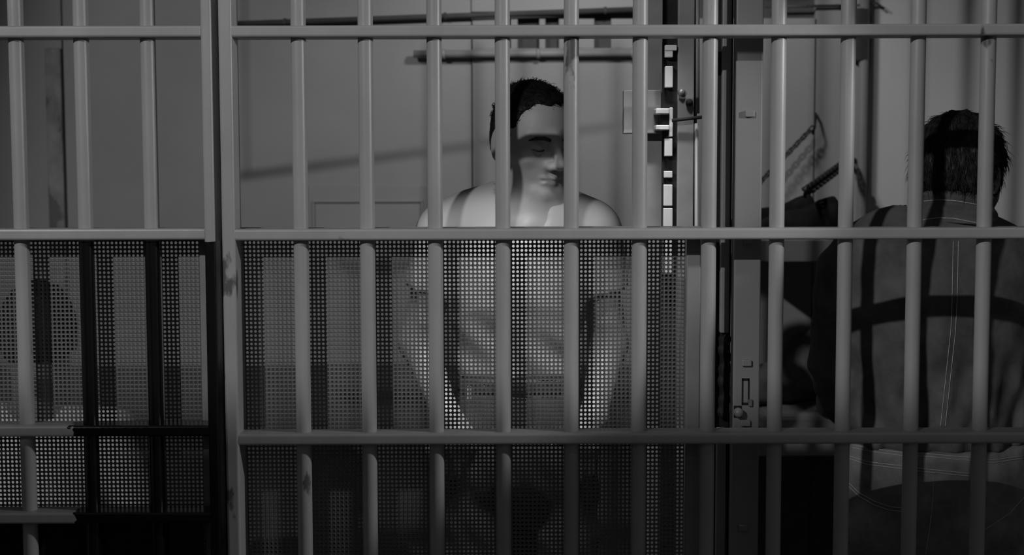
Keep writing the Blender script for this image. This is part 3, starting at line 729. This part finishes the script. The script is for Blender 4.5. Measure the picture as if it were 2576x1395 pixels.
# ------------------------------------------------------------------ bunks on chains at the right
BX0 = P(1895, 620, 1.25).x; BX1 = BX0+1.25
def bunk(label, ztop_, y0=1.25, y1=1.93):
    b = thing('hanging_bunk', label, 'bunk', ((BX0+BX1)/2, (y0+y1)/2, ztop_-.06))
    box('frame_rail', BX0, BX1, y0, y0+.03, ztop_-.058, ztop_, 'mesh', b, .003, 2)
    box('frame_rail', BX0, BX1, y1-.03, y1, ztop_-.058, ztop_, 'mesh', b, .003, 2)
    box('frame_rail', BX0, BX0+.03, y0+.03, y1-.03, ztop_-.058, ztop_, 'mesh', b, .003, 2)
    box('frame_rail', BX1-.03, BX1, y0+.03, y1-.03, ztop_-.058, ztop_, 'mesh', b, .003, 2)
    box('bunk_plate', BX0+.03, BX1-.03, y0+.03, y1-.03, ztop_-.02, ztop_-.012, 'dark', b)
    return b
zu = P(2000, 602, 1.25).z; zl = P(2000, 1092, 1.25).z
bunk('upper steel bunk hung on a chain beside the man in denim', zu)
bunk('lower steel bunk under the upper bunk beside the man in denim', zl)
def lump(name, label, cat, f, xs, ys, zs, mat):
    o = sdf_object(name, f, xs, ys, zs, mat, None, 2); return tag(o, label, cat)
a, b_ = np.array(P(1885, 592, 1.32)), np.array(P(2125, 568, 1.32))
df = blend([cap(a, b_, .035, .085), cap(a+np.array((0, .3, 0)), b_+np.array((0, .3, .0)), .035, .085)], .04)
lump('rolled_mattress', 'black rolled mattress lying on the upper bunk below the chain', 'mattress',
     lambda x, y, z: np.maximum(np.maximum(df(x, y, z)+.004*np.sin(x*45+z*20), zu+.001-z), x-P(2120, 520, 1.26).x), axis(BX0-.02, BX0+.5, .012), axis(1.2, 1.8, .014), axis(zu-.02, zu+.25, .010), 'blanket')
box_m = tag(box('thin_mattress', BX0+.035, BX1-.035, 1.285, 1.895, zl-.011, zl+.05, 'mattress', None, .018, 3), 'grey flat mattress on the lower bunk', 'mattress')
a, b_ = np.array(P(1900, 1000, 1.45)), np.array(P(2080, 900, 1.55))
df2 = blend([cap(a, b_, .06, .11), cap(a+np.array((0.1, .15, 0)), b_+np.array((.2, .1, -.02)), .06, .1)], .08)
lump('crumpled_blanket', 'grey crumpled blanket heaped on the lower bunk', 'blanket',
     lambda x, y, z: np.maximum(df2(x, y, z)+.012*np.sin(x*40+z*30+1.5*np.sin(z*25))*np.sin(z*33-x*18), zl+.051-z), axis(BX0-.05, BX0+.6, .010), axis(1.3, 1.88, .012), axis(zl+.03, zl+.33, .010), 'blanket2')

def chain_link(name, c, d, twist, L, parent):
    d = d.normalized(); s1 = d.cross(Vector((0, 1, 0))).normalized(); s2 = d.cross(s1); s_ = s1*math.cos(twist)+s2*math.sin(twist)
    pts = []
    for k in range(12):
        an = 2*math.pi*k/12; pts.append(c+d*(math.cos(an)*L*.36+(.2*L if math.cos(an) > 0 else -.2*L))+s_*math.sin(an)*L*.32)
    tube(name, pts, L*.115, 'chain', parent, 7, True)
def chain(label, a, b, L=.026):
    t = thing('support_chain', label, 'chain', min((a, b), key=lambda v: v.z), 'bunk chains')
    n = int((b-a).length/(L*.72)); d = b-a
    for i in range(n+1): chain_link('link', a+d*(i/n), d, (i % 2)*math.pi/2+.5, L, t)
chain('dark iron chain slanting up from the rolled mattress to the back wall', P(2030, 480, 1.20), P(2140, 400, 1.97), .042)
chain('faint iron chain high on the back wall behind the lock post', P(1915, 455, 1.9), P(2040, 325, 1.93), .022)
hk = thing('wall_hook', 'small iron hook on the back wall where the faint chain ends', 'hook', P(2050, 330, 1.96))
tube('hook_shank', [P(2044, 338, 1.94), P(2050, 318, 1.94), P(2052, 292, 1.97), P(2052, 286, 2.0)], .004, 'chain', hk, 8)

# broken keeper inside the channel
kz = (P(1820, 1070, .085).z, P(1820, 838, .085).z); kx = P(1822, 950, .085).x
def keeper(x, y, z):
    d = cap((kx, .088, kz[0]+.02), (kx+.001, .088, kz[1]-.012), .009, .010)(x, y, z)
    return d+.003*np.sin(z*170+x*120)*np.sin(x*260+z*60+y*150)
o = sdf_object('keeper_remains', keeper, axis(kx-.03, kx+.03, .0025), axis(.064, .112, .0025), axis(kz[0], kz[1]+.01, .003), 'pit', ch, 0)

# ------------------------------------------------------------------ added strip fill, ceiling lamp and added shadow rod above the frame
st = thing('chest_fill_strip', 'added strip fill light above the grille, brightens the white T-shirt', 'lamp', (-.03, .10, 2.02))
sc = Vector((-.05, .10, 2.02))  # unseen strip added to brighten the shirt behind the screen
box('housing', -.43, .33, .08, .13, 2.045, 2.08, 'locker', st, .004, 2)
tube('tube', [(-.41, .10, 2.032), (.31, .10, 2.032)], .008, 'white_paint', st, 12)
for x in (-.38, .28): tube('hanger', [(x, .105, 2.08), (x, .105, Z_TOP)], .005, 'steel', st, 8)
al = bpy.data.lights.new('chest_fill_light', 'AREA'); al.shape = 'RECTANGLE'; al.size = .70; al.size_y = .03; al.energy = 1.4; al.spread = math.radians(46)
ao = bpy.data.objects.new('chest_fill_light', al); C.objects.link(ao); ao.location = sc
ao.rotation_euler = Euler((math.radians(14), 0, 0))
def ceiling_lamp(label, x, y, z, aim, power, angle, blend_, radius):
    t = thing('ceiling_lamp', label, 'lamp', (x, y, z))
    tube('stem', [(x, y, z+.07), (x, y, Z_TOP)], .008, 'steel', t, 10)
    tube('rose', [(x, y, Z_TOP-.015), (x, y, Z_TOP)], .035, 'steel', t, 16)
    tube('shade', [(x, y, z+.035), (x, y, z+.05), (x, y, z+.075), (x, y, z+.09)], [.12, .09, .04, .02], 'locker', t, 20)
    spot('lamp_light', (x, y, z-.01), aim, power, angle, blend_, radius)
ceiling_lamp('shaded ceiling lamp between the man in the white T-shirt and the back wall', 0.28, 1.15, 2.40, (0.30, 2.0, 1.5), 19, 120, .5, .06)
def on_plane(a, Y): k = Vector(KEY); a = Vector(a); return k+(a-k)*((Y-k.y)/(a.y-k.y))
pa, pb = on_plane(P(600, 443, WALL_Y), .24), on_plane(P(1640, 306, WALL_Y), .24)  # unseen added rod, set so its shadow slants across the back wall
hp = thing('shadow_rod', 'slanted rod added above the white T-shirt to cast the diagonal wall shadow', 'pipe', pa)
tube('pipe_run', [pa, pb], .0085, 'steel', hp, 12)
for e in (pa.lerp(pb, .02), pa.lerp(pb, .98)): tube('hanger', [e, Vector((e.x, e.y, Z_TOP))], .003, 'steel', hp, 8)
